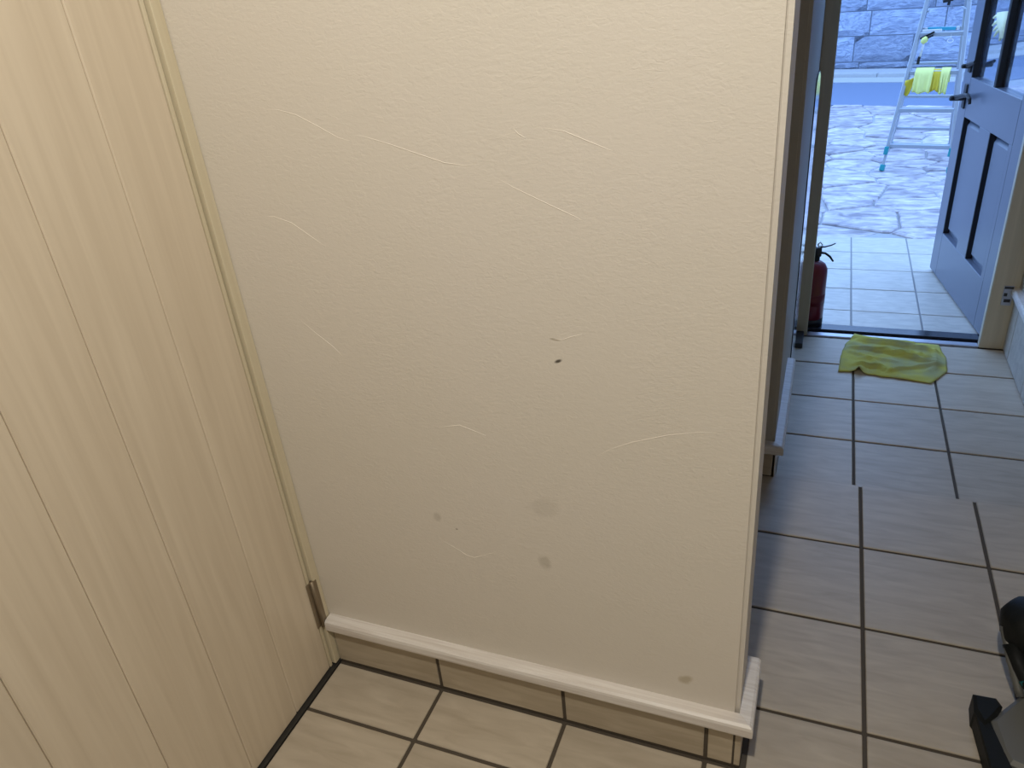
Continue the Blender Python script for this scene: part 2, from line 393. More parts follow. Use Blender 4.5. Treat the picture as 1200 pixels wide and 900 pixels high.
# ---- right wall of the hallway
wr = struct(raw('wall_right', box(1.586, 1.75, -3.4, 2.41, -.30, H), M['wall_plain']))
base_r = struct(raw('baseboard_right', box(1.580, 1.586, -3.3, 2.36, ZL, .12), M['grout']))
ys = [1.05 + .3 * k for k in range(5)] + [2.358]
for a, b in zip(ys[:-1], ys[1:]):
    obj('skirting_tile', box(1.574, 1.582, a + .003, b - .003, ZL + .005, .125, .001), M['porch'], base_r)
for k in range(-10, 4):
    obj('skirting_tile', box(1.574, 1.582, gy(k) + .003, min(gy(k + 1) - .003, 1.044), .006, .125, .001), M['skirt'], base_r)
obj('cap_moulding', cap_profile(bmesh.new(), [(1.586, -3.3, -1, 0), (1.586, 2.358, -1, 0)]), M['cap'], base_r)

# ---- closing walls and ceiling out of frame
struct(raw('wall_back', box(-.60, 1.75, -3.55, -3.4, -.1, H), M['wall_plain']))
struct(raw('wall_left', box(-.36, -.205, -3.4, -.915, -.1, H), M['wall_plain']))
struct(raw('wall_left_lintel', box(-.36, -.205, -.915, .10, 2.045, H), M['wall_plain']))
struct(raw('wall_side_room', box(-1.9, -1.75, .10, 1.2, -.1, H), M['wall_plain']))
struct(raw('wall_side_room_near', box(-1.9, -.18, .06, .15, -.1, H), M['wall_plain']))
struct(raw('wall_side_room_far', box(-1.9, .45, 1.04, 1.2, -.1, H), M['wall_plain']))
struct(raw('floor_side_room', box(-1.8, .55, .152, 1.034, -.14, -.001), M['tile']))
struct(raw('wall_behind_door', box(-.60, -.45, -1.1, .15, -.1, H), M['wall_plain']))
struct(raw('ceiling', box(-1.9, 1.75, -3.55, 2.45, H, H + .12), M['ceil']))

# ================================================================ LEFT DOOR (pale planks)
d1 = struct(empty('door_1', (-.19, -.03, 0)), 'pale wood door of wide vertical planks on the left')
pl = [-.031, -.167, -.3215, -.476, -.6305, -.785, -.862]
for a, b in zip(pl[:-1], pl[1:]):
    obj('plank', box(-.210, -.19, b + .0005, a - .0005, .006, 2.02, .0022), M['wood'], d1)
obj('door_frame', box(-.235, -.181, -.0185, .0035, .008, 2.04, .0012), M['frame'], d1)
obj('door_core', box(-.228, -.2095, -.860, -.0235, .006, 2.02, .0005), M['bronze'], d1)
obj('edge_band', box(-.2090, -.1885, -.0305, -.0225, .006, 2.02, .001), M['frame'], d1)
obj('door_frame', box(-.235, -.181, -.895, -.867, .0, 2.04, .002), M['frame'], d1)
obj('door_frame', box(-.235, -.181, -.895, .0035, 2.022, 2.045, .002), M['frame'], d1)
obj('door_sill_shadow_gap', box(-.236, -.1795, -.862, .0, -.003, .0035), M['dark'], d1).name = 'door_gap_shade'  # dark strip stands in for the shaded gap under the door
hg = obj('hinge', box(-.1895, -.1868, -.037, -.0205, .140, .272, .0008), M['bronze'], d1)
obj('hinge_pin', tube([(-.1835, -.0215, .138), (-.1835, -.0215, .274)], .0055, 10), M['bronze'], hg, True)
obj('hinge_leaf', box(-.1825, -.1795, -.0195, -.0095, .140, .272, .0006), M['bronze'], hg)

# ================================================================ ENTRANCE FRAME
fr = struct(empty('trim_2', (1.1, 2.38, ZL)), 'cream entrance door frame with threshold')
obj('jamb', box(.745, .801, 2.36, 2.405, ZL, 2.0, .003), M['jamb'], fr)
obj('jamb', box(1.486, 1.586, 2.36, 2.397, ZL, 2.0, .003), M['jamb'], fr)
obj('head', box(.745, 1.586, 2.36, 2.47, 2.0, 2.08, .003), M['jamb'], fr)
obj('threshold_lip', box(.801, 1.486, 2.362, 2.400, ZL - .01, ZL + .006, .003), M['silver'], fr)
obj('threshold', box(.67, 1.53, 2.405, 2.515, ZL - .03, ZL - .002, .003), M['darkmetal'], fr)
obj('threshold_rail', box(.67, 1.53, 2.428, 2.440, ZL - .002, ZL + .008, .002), M['darkmetal'], fr)
pt = obj('strike_plate', box(1.529, 1.565, 2.3565, 2.3605, .078, .163, .001), M['silver'], fr)
for z0, z1, x0, x1 in ((.150, .160, 1.531, 1.563), (.118, .132, 1.533, 1.545), (.092, .106, 1.537, 1.560)):
    obj('slot', box(x0, x1, 2.3558, 2.3572, z0, z1), M['dark'], pt)
struct(raw('wall_house_left', box(-7, .67, 2.405, 2.56, -.3, 5.2), M['stucco']))
struct(raw('wall_house_right', box(1.575, 8, 2.41, 2.56, -.3, 5.2), M['stucco']))
struct(raw('wall_house_top', box(.67, 1.575, 2.41, 2.56, 2.08, 5.2), M['stucco']))
struct(raw('roof_slab', box(-7, 8, -4.5, 2.6, 5.2, 5.3), M['stucco']))
# narrow arched mirror standing on the plinth strip, turned a little towards the room
A2, B2 = Vector((.7480, 1.985)), Vector((.7575, 2.105))
def arch(off, inset):
    t = (B2 - A2).normalized(); n = Vector((t.y, -t.x)); L = (B2 - A2).length
    r = L / 2 - inset; out = [(inset, ZL + .001 + inset), (L - inset, ZL + .001 + inset)]
    out += [(L / 2 + r * math.cos(math.pi * k / 14), .995 + r * math.sin(math.pi * k / 14)) for k in range(15)]
    return [Vector((A2.x + t.x * q_ + n.x * off, A2.y + t.y * q_ + n.y * off, z)) for q_, z in out]
def slab(o0, o1, inset):
    bm = bmesh.new(); a = [bm.verts.new(p) for p in arch(o0, inset)]; b = [bm.verts.new(p) for p in arch(o1, inset)]
    bm.faces.new(a); bm.faces.new(b)
    for k in range(len(a)): bm.faces.new((a[k], a[(k + 1) % len(a)], b[(k + 1) % len(a)], b[k]))
    return bm
mr_ = empty('mirror', (.753, 2.045, ZL)); tag(mr_, 'narrow standing mirror with rounded top between the hallway wall and the left entrance jamb', 'mirror')
obj('mirror_frame', slab(-.0012, .0012, 0), M['dark'], mr_); obj('mirror_glass', slab(.0005, .0022, .005), M['mirror'], mr_)

# ================================================================ FRONT DOOR (navy, swung open)
DA = math.atan2(.98851, -.15113)
d2 = struct(empty('door_2', (1.498, 2.535, -.122), DA), 'open navy front door with two glazed lights above two panels')
W_, HD, T = .818, 2.02, .042             # local: x from hinge to free edge, y 0 = room face, z up
def dpart(name, x0, x1, y0, y1, z0, z1, mat, bev=.002, parent=None):
    return obj(name, box(x0, x1, y0, y1, z0, z1, bev), mat, parent or d2, local=True)
dpart('stile', -.128, .045, -T, 0, 0, HD, M['navy']); dpart('stile', .705, W_, -T, 0, 0, HD, M['navy'])
dpart('rail', .045, .705, -T, 0, 0, .224, M['navy']); dpart('rail', .045, .705, -T, 0, .792, .968, M['navy']); dpart('rail', .045, .705, -T, 0, 1.86, HD, M['navy'])
dpart('muntin', .372, .392, -T, 0, .968, 1.86, M['black'], .001)
dpart('stile', .045, .083, -T, 0, .224, .792, M['navy'], .001); dpart('stile', .320, .466, -T, 0, .224, .792, M['navy'])
for x0, x1 in ((.392, .705), (.045, .372)):
    dpart('glass_pane', x0 - .004, x1 + .004, -.030, -.025, .966, 1.862, M['glass'], 0)
    # black strip paints the shade of the deep reveal on the free side
    dpart('pane_reveal_shade', x1 - .0035, x1, -.024, -.0008, .968, 1.86, M['black'], 0)
def raised(x0, x1, z0, z1):
    bm = bmesh.new(); a, b_, c = -.028, -.012, .034
    L = [[(x0, a, z0), (x1, a, z0), (x1, a, z1), (x0, a, z1)], [(x0 + c * .5, a, z0 + c * .5), (x1 - c * .5, a, z0 + c * .5), (x1 - c * .5, a, z1 - c * .5), (x0 + c * .5, a, z1 - c * .5)],
         [(x0 + c, b_, z0 + c), (x1 - c, b_, z0 + c), (x1 - c, b_, z1 - c), (x0 + c, b_, z1 - c)]]
    V = [[bm.verts.new(p) for p in ring] for ring in L]
    for i in range(2):
        for k in range(4): bm.faces.new((V[i][k], V[i][(k + 1) % 4], V[i + 1][(k + 1) % 4], V[i + 1][k]))
    bm.faces.new(V[2]); bk = [bm.verts.new((p[0], -.036, p[2])) for p in L[0]]
    bm.faces.new(bk)
    for k in range(4): bm.faces.new((V[0][k], V[0][(k + 1) % 4], bk[(k + 1) % 4], bk[k]))
    return bm
for x0, x1 in ((.466, .705), (.083, .320)):
    obj('panel', raised(x0, x1, .224, .792), M['navy'], d2, local=True)
    dpart('panel_reveal_shade', x1 - .004, x1, -.027, -.0008, .226, .790, M['black'], 0)  # black strip paints the shade on the panel's free-side recess
# lever handle and thumb turn, black
hd = obj('lever_handle', box(.722, .760, .0, .007, .825, .935, .003), M['black'], d2, local=True)
hd_o = hd.location.copy()
def sub(name, bm, mat, par):
    o = obj(name, bm, mat, None); o.parent = par; o.location = o.location - par.location; return o
sub('lever', tube([(.741, .004, .874), (.741, .060, .874), (.741, .066, .875)], [.0135, .0125, .009], 12), M['black'], hd)
sub('lever', tube([(.745, .040, .876), (.70, .040, .886), (.64, .038, .900), (.595, .034, .906), (.572, .030, .893), (.566, .028, .872)], [.0125, .011, .010, .009, .008, .0065], 10), M['black'], hd)
tt = obj('thumb_turn', box(.718, .758, .0, .007, .985, .1030 * 10, .003), M['black'], d2, local=True)
sub('turn_knob', tube([(.738, .004, 1.014), (.738, .036, 1.014), (.738, .040, 1.014)], [.011, .010, .007], 12), M['black'], tt)
sub('turn_knob', tube([(.745, .016, 1.015), (.69, .016, 1.028), (.645, .014, 1.040)], [.011, .010, .007], 10), M['black'], tt)
for zz in (.25, 1.0, 1.75): obj('hinge', tube([(-.134, -.01, zz), (-.134, -.01, zz + .1)], .008, 10), M['silver'], d2, True, local=True)
# yellow rubber glove pressed on the free-side pane, beside the muntin
def glove():
    bm = bmesh.new()
    def lp(x, y, z): 
        v = Matrix.Rotation(DA, 3, 'Z') @ Vector((x, y, z)); return (v.x + 1.498, v.y + 2.535, v.z - .122)
    for (x, z, x2, z2, r) in ((.53, 1.236, .605, 1.222, .0075), (.52, 1.216, .598, 1.193, .0075), (.505, 1.20, .575, 1.172, .007), (.49, 1.188, .553, 1.152, .007), (.45, 1.17, .475, 1.142, .008)):
        add_tube(bm, [lp(x - .05, -.0145, z), lp(x, -.0145, z), lp((x + x2) / 2, -.0145, (z + z2) / 2 + .003), lp(x2, -.0155, z2)], [r, r, r * .95, r * .5], 8)
    # palm and cuff: flattened slab
    P2 = [(.388, 1.258), (.47, 1.255), (.545, 1.247), (.525, 1.205), (.475, 1.180), (.455, 1.158), (.42, 1.155), (.388, 1.172)]
    a = [bm.verts.new(lp(x, -.006, z)) for x, z in P2]; b = [bm.verts.new(lp(x, -.0235, z)) for x, z in P2]
    bm.faces.new(a); bm.faces.new(b)
    for k in range(len(P2)): bm.faces.new((a[k], a[(k + 1) % len(P2)], b[(k + 1) % len(P2)], b[k]))
    return bm
tag(obj('rubber_glove', glove(), M['rub'], None, True), 'pale yellow rubber glove stuck against the glass of the open navy door', 'glove')

# ================================================================ PORCH AND BEYOND
porch = struct(raw('porch_floor', box(-.8, 3.2, 2.515, 3.868, -.30, ZP - .003), M['pgrout']))
pgx = lambda k: .990 + .3 * k
pyy = [2.520] + [2.7158 + .2906 * k for k in range(0, 4)] + [3.868 + .004]
for j in range(len(pyy) - 1):
    for i in range(-5, 7):
        lay_tile(pgx(i) + .004, pgx(i + 1) - .004, pyy[j] + .003, pyy[j + 1] - .004, ZP, porch, M['porch'], random.Random(i * 9 + j))

# road runs a little askew to the house
RD = Vector((.97, -.243)).normalized(); RN = Vector((.243, .97)).normalized()     # along, away
def road_pt(along, away): 
    p = Vector((.80, 8.72)) + RD * along + RN * away; return p
def strip(name, a0, a1, z0, z1, mat, l0=-22, l1=22, parent=None):
    ps = [road_pt(l0, a0), road_pt(l1, a0), road_pt(l1, a1), road_pt(l0, a1)]
    return raw(name, prism([(p.x, p.y) for p in ps], z0, z1), mat, parent)
bm = prism([(-14, 3.87), (16, 3.87), (road_pt(16, 0).x, road_pt(16, 0).y), (road_pt(-16, 0).x, road_pt(-16, 0).y)], -.40, ZG - .012)
drive = struct(raw('driveway', bm, M['mortar']))
struct(raw('yard_side', prism([(-14, 2.5), (-.8, 2.5), (-.8, 3.87), (-14, 3.87)], -.40, ZG - .012), M['mortar']))
struct(raw('yard_side', prism([(3.2, 2.5), (16, 2.5), (16, 3.87), (3.2, 3.87)], -.40, ZG - .012), M['mortar']))
struct(strip('road', 0, 1.66, -.40, ZG - .004, M['asphalt']))
struct(strip('gutter', 1.66, 2.06, -.40, ZG + .004, M['concrete']))
kerb = struct(strip('kerb', 2.06, 2.90, -.40, ZG + .006, M['concrete']))
for k in range(-14, 15):
    q = [road_pt(.6 * k + .004, 2.07), road_pt(.6 * k + .596, 2.07), road_pt(.6 * k + .596, 2.21), road_pt(.6 * k + .004, 2.21)]
    obj('kerb_stone', prism([(p.x, p.y) for p in q], ZG, ZG + .055, .01), M['concrete'], kerb)

# crazy paving: every stone of the visible part its own piece
rs = random.Random(7)
def clip(poly, a, b, c):
    out = []
    for i in range(len(poly)):
        p, q = poly[i], poly[(i + 1) % len(poly)]
        dp, dq = a * p[0] + b * p[1] - c, a * q[0] + b * q[1] - c
        if dp <= 0: out.append(p)
        if dp * dq < 0: t = dp / (dp - dq); out.append((p[0] + t * (q[0] - p[0]), p[1] + t * (q[1] - p[1])))
    return out
CX, CY, x_lo, y_lo = .40, .30, -2.4, 3.88
seeds = {}
for i in range(-1, 16):
    for j in range(-1, 18): seeds[(i, j)] = (x_lo + (i + .5 + rs.uniform(-.36, .36)) * CX, y_lo + (j + .5 + rs.uniform(-.36, .36)) * CY)
cnt = 0
for (i, j), s in seeds.items():
    if not (0 <= i < 15 and 0 <= j < 17): continue
    poly = [(s[0] - .6, s[1] - .6), (s[0] + .6, s[1] - .6), (s[0] + .6, s[1] + .6), (s[0] - .6, s[1] + .6)]
    for di in range(-2, 3):
        for dj in range(-2, 3):
            t = seeds.get((i + di, j + dj))
            if t is None or (di == 0 and dj == 0): continue
            a, b = t[0] - s[0], t[1] - s[1]; L = math.hypot(a, b)
            poly = clip(poly, a / L, b / L, (a * (s[0] + t[0]) + b * (s[1] + t[1])) / (2 * L) - .007)
    poly = clip(poly, 0, -1, -y_lo)
    # keep on the house side of the road edge
    e0 = road_pt(0, -.02); poly = clip(poly, RN.x, RN.y, RN.x * e0.x + RN.y * e0.y)
    if len(poly) < 3: continue
    area = abs(sum(poly[k][0] * poly[(k + 1) % len(poly)][1] - poly[(k + 1) % len(poly)][0] * poly[k][1] for k in range(len(poly)))) / 2
    if area < .004: continue
    bm = prism(poly, ZG - .03, ZG + rs.uniform(-.008, .010), .008)
    # uneven riven top
    for v in bm.verts:
        if v.co.z > ZG - .02: v.co.z += .006 * noise.noise(Vector((v.co.x * 5, v.co.y * 5, i * .3)))
    o = obj('paving_stone', bm, M['slate'], drive); cnt += 1

# rock-faced retaining wall over the road
wp = lambda al, aw, z: (road_pt(al, aw).x, road_pt(al, aw).y, z)
sw = struct(strip('stone_wall', 2.93, 3.4, -.4, 3.4, M['joint'], -14, 14))
rw = random.Random(3)
def block_mesh(seed):
    bm = bmesh.new(); nx, nz = 6, 4; g = []
    for iz in range(nz + 1):
        row = []
        for ix in range(nx + 1):
            x, z = ix / nx - .5, iz / nz; edge = min(ix, nx - ix) == 0 or min(iz, nz - iz) == 0
            d = 0 if edge else .22 + .30 * noise.noise(Vector((x * 3.1 + seed * 7, z * 2.3, seed)))
            row.append(bm.verts.new((x, -d, z)))
        g.append(row)
    for iz in range(nz):
        for ix in range(nx): bm.faces.new((g[iz][ix], g[iz][ix + 1], g[iz + 1][ix + 1], g[iz + 1][ix]))
    c = [bm.verts.new(p) for p in ((-.5, 1, 0), (.5, 1, 0), (.5, 1, 1), (-.5, 1, 1))]
    bm.faces.new(g[0] + [c[1], c[0]]); bm.faces.new(g[nz][::-1] + [c[3], c[2]])
    bm.faces.new([r[0] for r in g] + [c[3], c[0]]); bm.faces.new([r[nx] for r in g][::-1] + [c[1], c[2]])
    bmesh.ops.recalc_face_normals(bm, faces=bm.faces[:])
    me = bpy.data.meshes.new('stone_block'); bm.to_mesh(me); bm.free(); me.materials.append(M['rock']); return me
blocks = [block_mesh(s) for s in range(8)]
ang = math.atan2(RD.y, RD.x)
def stone(al0, al1, z0, z1):
    p = road_pt((al0 + al1) / 2, 2.93)
    o = link('stone_block', rw.choice(blocks), sw, (p.x, p.y, z0 + .007)); o.rotation_euler = (0, 0, ang)
    o.scale = ((al1 - al0 - .016), .10, (z1 - z0 - .014))
zc = [-.15, -.055, .285, .605, .935, 1.26, 1.58, 1.90, 2.22, 2.54]
for r in range(len(zc) - 1):
    al = -7 + rw.uniform(0, .5)
    while al < 4.5:
        wd = rw.uniform(.55, 1.05); stone(al, al + wd, zc[r], zc[r + 1]); al += wd

# ================================================================ STEPLADDER on the driveway
lad = empty('stepladder', (1.48, 6.0, ZG))
tag(lad, 'aluminium stepladder with teal feet standing on the stone paving outside', 'ladder')
U = Vector((.977, -.21, 0)).normalized(); Vv = Vector((.21, .977, 0)).normalized()
fl = lambda z: Vector((1.211 + .142 * (z + .15), 5.611 + .235 * (z + .15), z))
frr = lambda z: Vector((1.668 - .022 * (z + .15), 5.515 + .262 * (z + .15), z))
bl0, bl1 = Vector((1.305, 6.47, ZG)), Vector((1.425, 6.03, 1.30)); br0, br1 = Vector((1.750, 6.375, ZG)), Vector((1.628, 5.985, 1.30))
lerp = lambda a, b, t: a + (b - a) * t
bl = lambda z: lerp(bl0, bl1, (z - ZG) / 1.45); brr = lambda z: lerp(br0, br1, (z - ZG) / 1.45)
for f in (fl, frr):
    obj('rail', obeam(f(-.01), f(1.30), .028, .055, U), M['alu'], lad)
    lg = obj('leg_extension', obeam(f(ZG + .03), f(.02), .018, .04, U), M['alu'], lad)
    obj('foot', obeam(f(ZG), f(ZG + .045), .034, .055, U), M['teal'], lad)
    p = f(.005); obj('lock_lever', obeam(p + Vector((-.006, -.036, .03)), p + Vector((-.012, -.040, -.03)), .03, .022, U), M['teal'], lad)
for f in (bl, brr):
    obj('rail', obeam(f(-.02), f(1.30), .025, .045, U), M['alu'], lad)
    obj('leg_extension', obeam(f(ZG + .03), f(0), .017, .034, U), M['alu'], lad)
    obj('foot', obeam(f(ZG), f(ZG + .04), .03, .048, U), M['teal'], lad)
for z in (.036, .288, .545, .800, 1.055):
    obj('step', obeam(fl(z) + U * .012, frr(z) - U * .012, .050, .030, Vv), M['alu'], lad)
for z in (.018, .288, .548, .805, 1.06):
    obj('rung', obeam(bl(z) + U * .010, brr(z) - U * .010, .030, .022, Vv), M['alu'], lad)
obj('top_plate', obeam(lerp(fl(1.31), bl(1.31), .5) - U * .02, lerp(frr(1.31), brr(1.31), .5) + U * .02, .16, .03, Vv), M['alu'], lad)
obj('spreader', obeam(fl(.95) + U * .02, bl(.95) + U * .02, .012, .018, (0, 0, 1)), M['alu'], lad)
obj('spreader', obeam(frr(.95) - U * .02, brr(.95) - U * .02, .012, .018, (0, 0, 1)), M['alu'], lad)

# cloths hung over the third step
def drape(a0, a1, z, front, back, mat, label, seed, group, lift=.0, taper=0.0, off=0.0):
    bm = bmesh.new(); nu, nv = 14, 16; g = []
    A = fl(z) + U * a0; L = a1 - a0
    for iu in range(nu + 1):
        u = iu / nu; row = []
        for iv in range(nv + 1):
            v = iv / nv; Lt = front + back; s_ = v * Lt
            if s_ < front: hang = front - s_; side = -1
            else: hang = s_ - front; side = 1
            k = min(1, hang / .05)
            pl_ = (.016 * math.sin(u * 11 + seed) + .008 * math.sin(u * 23 + seed * 2)) * min(1, hang / .12)
            dx = side * (.036 + off) * (math.sin(min(1, hang / .03) * math.pi / 2)) + (-abs(pl_) if side < 0 else abs(pl_))
            uu = (u - .5) * (1 - taper * hang / max(front, .01)) + .5
            zz = z + .024 + lift - (hang if hang > 0 else 0) * .98 + .004 * (1 - k) + .006 * math.sin(u * 9 + seed) * min(1, hang / .1)
            P = A + U * (uu * L) + Vv * dx; P.z = zz; 
            P = P + Vv * (.27 * (zz - z) * (1 if side < 0 else 1) * .9)
            row.append(bm.verts.new(P))
        g.append(row)
    for iu in range(nu):
        for iv in range(nv): bm.faces.new((g[iu][iv], g[iu + 1][iv], g[iu + 1][iv + 1], g[iu][iv + 1]))
    o = obj('cleaning_cloth', bm, mat, None, True)
    md = o.modifiers.new('thick', 'SOLIDIFY'); md.thickness = .004; md.offset = 0
    return tag(o, label, 'cloth', group)
GR = 'cleaning cloths hung on the stepladder'
drape(.052, .175, .545, .165, .10, M['paleyel'], 'pale yellow cloth draped over the ladder step, left of the mustard gap', 1.0, GR, .004, .05, .004)
drape(.225, .285, .545, .170, .10, M['paleyel'], 'narrow pale yellow cloth draped on the ladder step at the right end', 2.3, GR, .004, .12, .004)
drape(.158, .240, .545, .150, .08, M['mustard'], 'mustard yellow cloth hanging between the two pale yellow cloths on the ladder', 3.1, GR, .0, .05, -.004)
# mustard cloth caught on the left rail
bm = bmesh.new(); g = []
for iu in range(9):
    u = iu / 8; row = []
    for iv in range(9):
        v = iv / 8; h_ = .115 * math.sin(math.pi * min(1, .25 + u * .9)) ** .6
        P = fl(.50) + U * (.0 + .07 * u) + Vv * (-.034 - .008 * math.sin(v * 6 + u * 3)); P.z = .515 - v * h_ - .02 * (1 - u); row.append(bm.verts.new(P))
    g.append(row)
for iu in range(8):
    for iv in range(8): bm.faces.new((g[iu][iv], g[iu + 1][iv], g[iu + 1][iv + 1], g[iu][iv + 1]))
o = obj('cleaning_cloth', bm, M['mustard'], None, True); md = o.modifiers.new('thick', 'SOLIDIFY'); md.thickness = .006
tag(o, 'small mustard cloth bunched against the left rail of the stepladder', 'cloth', GR)

# window cleaning kit on the fourth step
def on_step(a, z, d): 
    p = fl(z) + U * a + Vv * d; p.z = z; return p
sq = empty('squeegee', on_step(.15, .818, .035)); tag(sq, 'teal squeegee lying along the upper step of the ladder', 'squeegee')
obj('channel', obeam(on_step(.050, .834, .022), on_step(.235, .830, .022), .018, .022, Vv), M['ltteal'], sq)
obj('blade', obeam(on_step(.045, .829, .036), on_step(.240, .825, .036), .010, .006, Vv), M['black'], sq)
obj('end_clip', obeam(on_step(.240, .832, .022), on_step(.258, .832, .022), .022, .026, Vv), M['white'], sq)
obj('end_clip', obeam(on_step(.030, .832, .022), on_step(.048, .832, .022), .022, .026, Vv), M['white'], sq)
tag(obj('washer_sleeve', obeam(on_step(.022, .824, -.012), on_step(.150, .824, -.012), .020, .018, Vv), M['white']), 'short white bar lying in front of the teal squeegee on the step', 'tool')
scr = empty('scraper', on_step(.05, .60, -.05)); tag(scr, 'scraper with pale handle and yellow and black head hanging below the ladder step', 'scraper')
q = lambda a, z: on_step(a, z, -.045 + .0 * z)
def kp(a, z, d=-.035):
    p = fl(.8) + U * a; p = Vector((p.x, p.y, z)) + Vv * d; return p
obj('head', tube([kp(.036, .745), kp(.052, .765), kp(.066, .785)], [.014, .024, .016], 10), M['paleyel'], scr, True)
obj('collar', obeam(kp(.062, .775), kp(.105, .795), .012, .028, (0, 0, 1)), M['black'], scr)
obj('grip', tube([kp(.050, .755), kp(.044, .70), kp(.036, .65)], .008, 8), M['white'], scr, True)
obj('tip', tube([kp(.036, .65), kp(.032, .635), kp(.030, .60)], .010, 8), M['black'], scr, True)
obj('hook', obeam(kp(.02, .775), kp(.11, .818), .012, .014, (0, 0, 1)), M['toolblack'], scr)
bm = bmesh.new()
for k in range(14): 
    a0, a1 = 2 * math.pi * k / 14, 2 * math.pi * (k + 1) / 14
    add_tube(bm, [kp(.222 + .019 * math.cos(a0), .755 + .013 * math.sin(a0)), kp(.222 + .019 * math.cos(a1), .755 + .013 * math.sin(a1))], .003, 5)
add_tube(bm, [kp(.222, .768), kp(.222, .80)], .0015, 5)
tag(obj('key_ring', bm, M['white']), 'small pale ring hanging below the right end of the ladder step', 'ring')
cl = empty('clip', kp(.13, .99, .06)); tag(cl, 'small black spring clip on the ladder near the top of the photo', 'clip')
o1 = fl(1.055) + U * .13
obj('jaw', obeam(Vector((o1.x - .035, o1.y - .03, 1.012)), Vector((o1.x + .03, o1.y - .03, 1.022)), .03, .02, Vv), M['black'], cl)
obj('jaw', obeam(Vector((o1.x + .004, o1.y - .03, .985)), Vector((o1.x + .012, o1.y - .03, 1.045)), .022, .018, Vv), M['black'], cl)

# ================================================================ FIRE EXTINGUISHER outside the left jamb
EX, EY = .803, 2.517
ZX = -.1245                                # stands on the threshold plate
ex = empty('fire_extinguisher', (EX, EY, ZX)); tag(ex, 'red fire extinguisher standing on the threshold behind the left door jamb', 'fire extinguisher')
RR = .058
obj('cylinder', lathe([(0, ZX + .02), (RR * .96, ZX + .02), (RR, ZX + .03), (RR, .130), (RR * .97, .148), (RR * .8, .168), (RR * .45, .182), (.018, .187), (0, .188)], EX, EY), M['red'], ex, True)
obj('base_ring', lathe([(RR * .9, ZX), (RR * 1.01, ZX), (RR * 1.01, ZX + .035), (RR * .9, ZX + .035)], EX, EY), M['black'], ex, True)
obj('neck', lathe([(0, .182), (.019, .182), (.019, .205), (.014, .212), (.014, .232), (0, .232)], EX, EY, 14), M['toolblack'], ex, True)
vb = obj('valve', box(EX - .016, EX + .024, EY - .012, EY + .012, .205, .247, .004), M['black'], ex)
obj('carry_handle', tube([(EX + .018, EY, .222), (EX + .040, EY, .220), (EX + .060, EY, .205), (EX + .076, EY, .183)], [.006, .0055, .005, .004], 8), M['black'], ex, True)
obj('squeeze_lever', tube([(EX + .010, EY, .249), (EX + .035, EY, .250), (EX + .060, EY, .258), (EX + .078, EY, .268)], [.005, .0035, .003, .0025], 8), M['black'], ex, True)
obj('safety_pin', tube([(EX + .004, EY - .01, .262), (EX + .014, EY - .01, .275), (EX + .024, EY - .01, .262), (EX + .014, EY - .01, .250), (EX + .004, EY - .01, .262)], .004, 6), M['white'], ex, True)
obj('hose', tube([(EX - .015, EY - .005, .225), (EX - .05, EY - .01, .215), (EX - .066, EY - .01, .16), (EX - .066, EY - .01, .0)], .008, 8), M['black'], ex, True)
obj('label_sticker', lathe([(RR + .0004, -.02), (RR + .0008, -.02), (RR + .0008, .03), (RR + .0004, .03)], EX, EY), plain('dark_red_label', (.16, .012, .016), .4), ex, True)

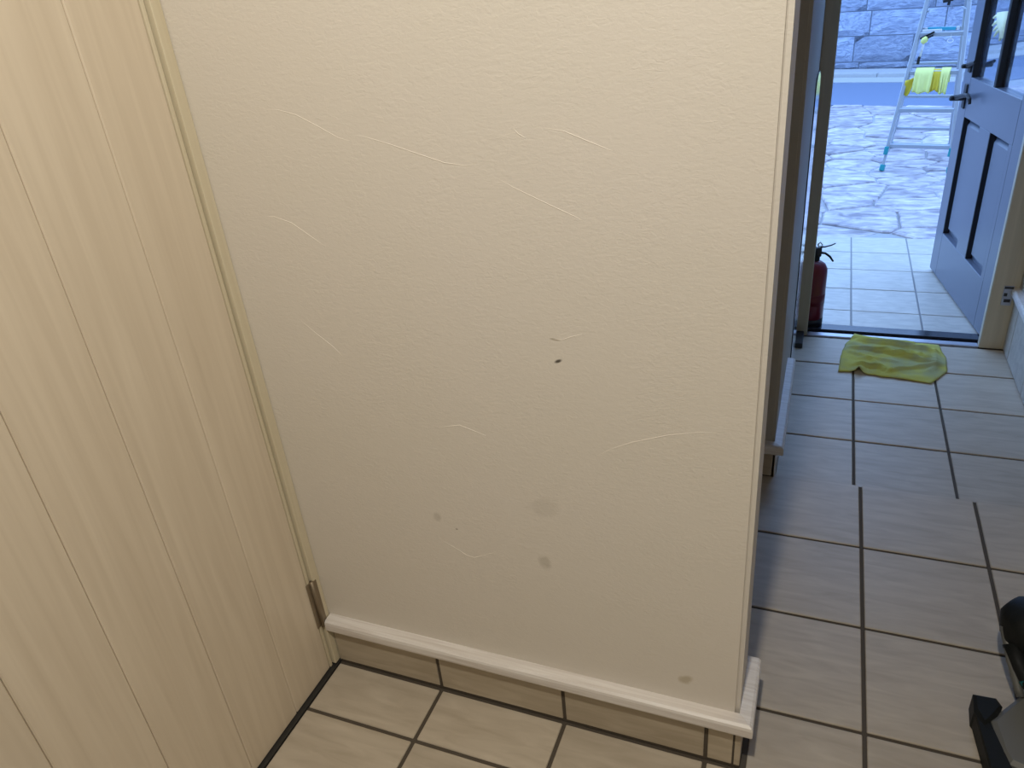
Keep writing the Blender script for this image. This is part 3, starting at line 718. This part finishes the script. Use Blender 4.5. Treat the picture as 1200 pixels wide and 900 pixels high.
# ================================================================ YELLOW RAG on the entrance floor
def rag():
    edge_top = [(1.0, 2.395), (1.06, 2.372), (1.13, 2.365), (1.20, 2.360), (1.27, 2.352), (1.334, 2.350)]
    edge_bot = [(.938, 2.022), (1.000, 2.030), (1.052, 2.018), (1.10, 2.010), (1.175, 2.002), (1.279, 1.985)]
    lef = [(.938, 2.022), (.945, 2.16), (.962, 2.28), (1.0, 2.395)]
    rig = [(1.279, 1.985), (1.345, 2.10), (1.352, 2.21), (1.334, 2.350)]
    def ev(p, t):
        s = t * (len(p) - 1); i = min(int(s), len(p) - 2); f = s - i
        return Vector(p[i]) * (1 - f) + Vector(p[i + 1]) * f
    bm = bmesh.new(); nu, nv = 56, 40; g = []
    folds = [((0.06, .62), (.95, .50), .030, .020), ((.08, .48), (.50, .20), .022, .014), ((.10, .85), (.98, .80), .028, .017), ((.62, .10), (.95, .45), .030, .020),
             ((.15, .14), (.65, .11), .022, .015), ((.90, .25), (.93, .85), .03, .014), ((.45, .72), (.92, .62), .02, .010), ((.2, .33), (.6, .38), .03, .008)]
    for iu in range(nu + 1):
        u = iu / nu; row = []
        for iv in range(nv + 1):
            v = iv / nv
            c = ev(edge_bot, u) * (1 - v) + ev(edge_top, u) * v + ev(lef, v) * (1 - u) + ev(rig, v) * u
            c -= (Vector(edge_bot[0]) * (1 - u) * (1 - v) + Vector(edge_bot[-1]) * u * (1 - v) + Vector(edge_top[0]) * (1 - u) * v + Vector(edge_top[-1]) * u * v)
            h = .004 + .004 * (noise.noise(Vector((u * 7, v * 9, 1))) + .5)
            for a, b, wd, am in folds:
                ax, ay = a; bx, by = b; L2 = (bx - ax) ** 2 + (by - ay) ** 2
                t = max(0, min(1, ((u - ax) * (bx - ax) + (v - ay) * (by - ay)) / L2))
                bend = .03 * math.sin(t * 3.1)
                d = math.hypot(u - ax - t * (bx - ax), (v - ay - t * (by - ay) - bend))
                s = (v - ay - t * (by - ay) - bend)
                h += 1.5 * am * math.exp(-(d / (wd * .72)) ** 2) * math.sin(math.pi * (.1 + .8 * t))
            # lifted arch at the near edge
            h += .024 * math.exp(-((u - .26) / .045) ** 2) * math.exp(-(v / .10) ** 2)
            e = min(u, 1 - u, v, 1 - v); h *= min(1, .35 + e * 9) if not (abs(u - .26) < .1 and v < .1) else 1
            jx = .004 * noise.noise(Vector((u * 9, v * 9, 5))); row.append(bm.verts.new((c.x + jx, c.y + jx, ZL + .003 + max(h, .001) + (.006 if c.y > 2.355 else 0))))
        g.append(row)
    for iu in range(nu):
        for iv in range(nv): bm.faces.new((g[iu][iv], g[iu + 1][iv], g[iu + 1][iv + 1], g[iu][iv + 1]))
    return bm
o = obj('floor_rag', rag(), M['rag'], None, True); md = o.modifiers.new('thick', 'SOLIDIFY'); md.thickness = .0035; md.offset = 0
tag(o, 'crumpled dirty yellow rag lying on the tiles before the front door', 'rag')

# ================================================================ BLACK CLEANING MACHINE at the right edge
tl = empty('floor_machine', (1.34, .32, 0)); tag(tl, 'black floor machine with grey plate and teal accents on the tiles at right edge', 'machine')

bm = prism([(1.201, .279), (1.243, .281), (1.252, .262), (1.240, .236), (1.212, .205), (1.198, .235)], .001, .052, .006)
obj('front_foot', bm, M['toolblack'], tl)
obj('side_arm', prism([(1.199, .245), (1.222, .235), (1.252, .115), (1.226, .070), (1.212, .10)], .004, .046, .006), M['toolblack'], tl)
obj('rear_bar', prism([(1.226, .062), (1.255, .118), (1.50, .140), (1.52, .085)], .004, .044, .006), M['toolblack'], tl)
pl_ = [(1.227, .222), (1.243, .245), (1.288, .300), (1.32, .315), (1.52, .318), (1.52, .135), (1.275, .120), (1.245, .128), (1.236, .150)]
obj('cover_plate', prism(pl_, .012, .050, .007), M['toolgrey'], tl)
bm = bmesh.new(); bmesh.ops.create_uvsphere(bm, u_segments=28, v_segments=18, radius=1)
for v in bm.verts:
    p = v.co; q3 = Vector((abs(p.x) ** .75 * (1 if p.x > 0 else -1), abs(p.y) ** .75 * (1 if p.y > 0 else -1), abs(p.z) ** .75 * (1 if p.z > 0 else -1)))
    n_ = .05 * noise.noise(p * 3.0); q3 *= 1 + n_; v.co = Vector((1.345 + .098 * q3.x, .395 + .062 * q3.y, .152 + .058 * q3.z))
body = obj('motor_body', bm, M['toolblack'], tl, True)
obj('motor_cap', prism([(1.30, .405), (1.325, .432), (1.42, .437), (1.43, .385), (1.33, .375)], .199, .226, .008), M['tealdark'], body)
obj('tube', tube([(1.252, .385, .150), (1.268, .345, .10), (1.285, .312, .056), (1.290, .30, .045)], .0085, 10), M['tooltube'], tl, True)
obj('support_arm', tube([(1.268, .365, .125), (1.285, .330, .095), (1.305, .300, .070), (1.325, .285, .050)], [.018, .015, .013, .013], 10), M['toolblack'], tl, True)
obj('teal_band', tube([(1.295, .318, .082), (1.312, .302, .066)], .0165, 10), M['tealdark'], tl, True)
obj('support_arm', tube([(1.40, .40, .12), (1.40, .34, .08), (1.41, .25, .048)], .018, 10), M['toolblack'], tl, True)
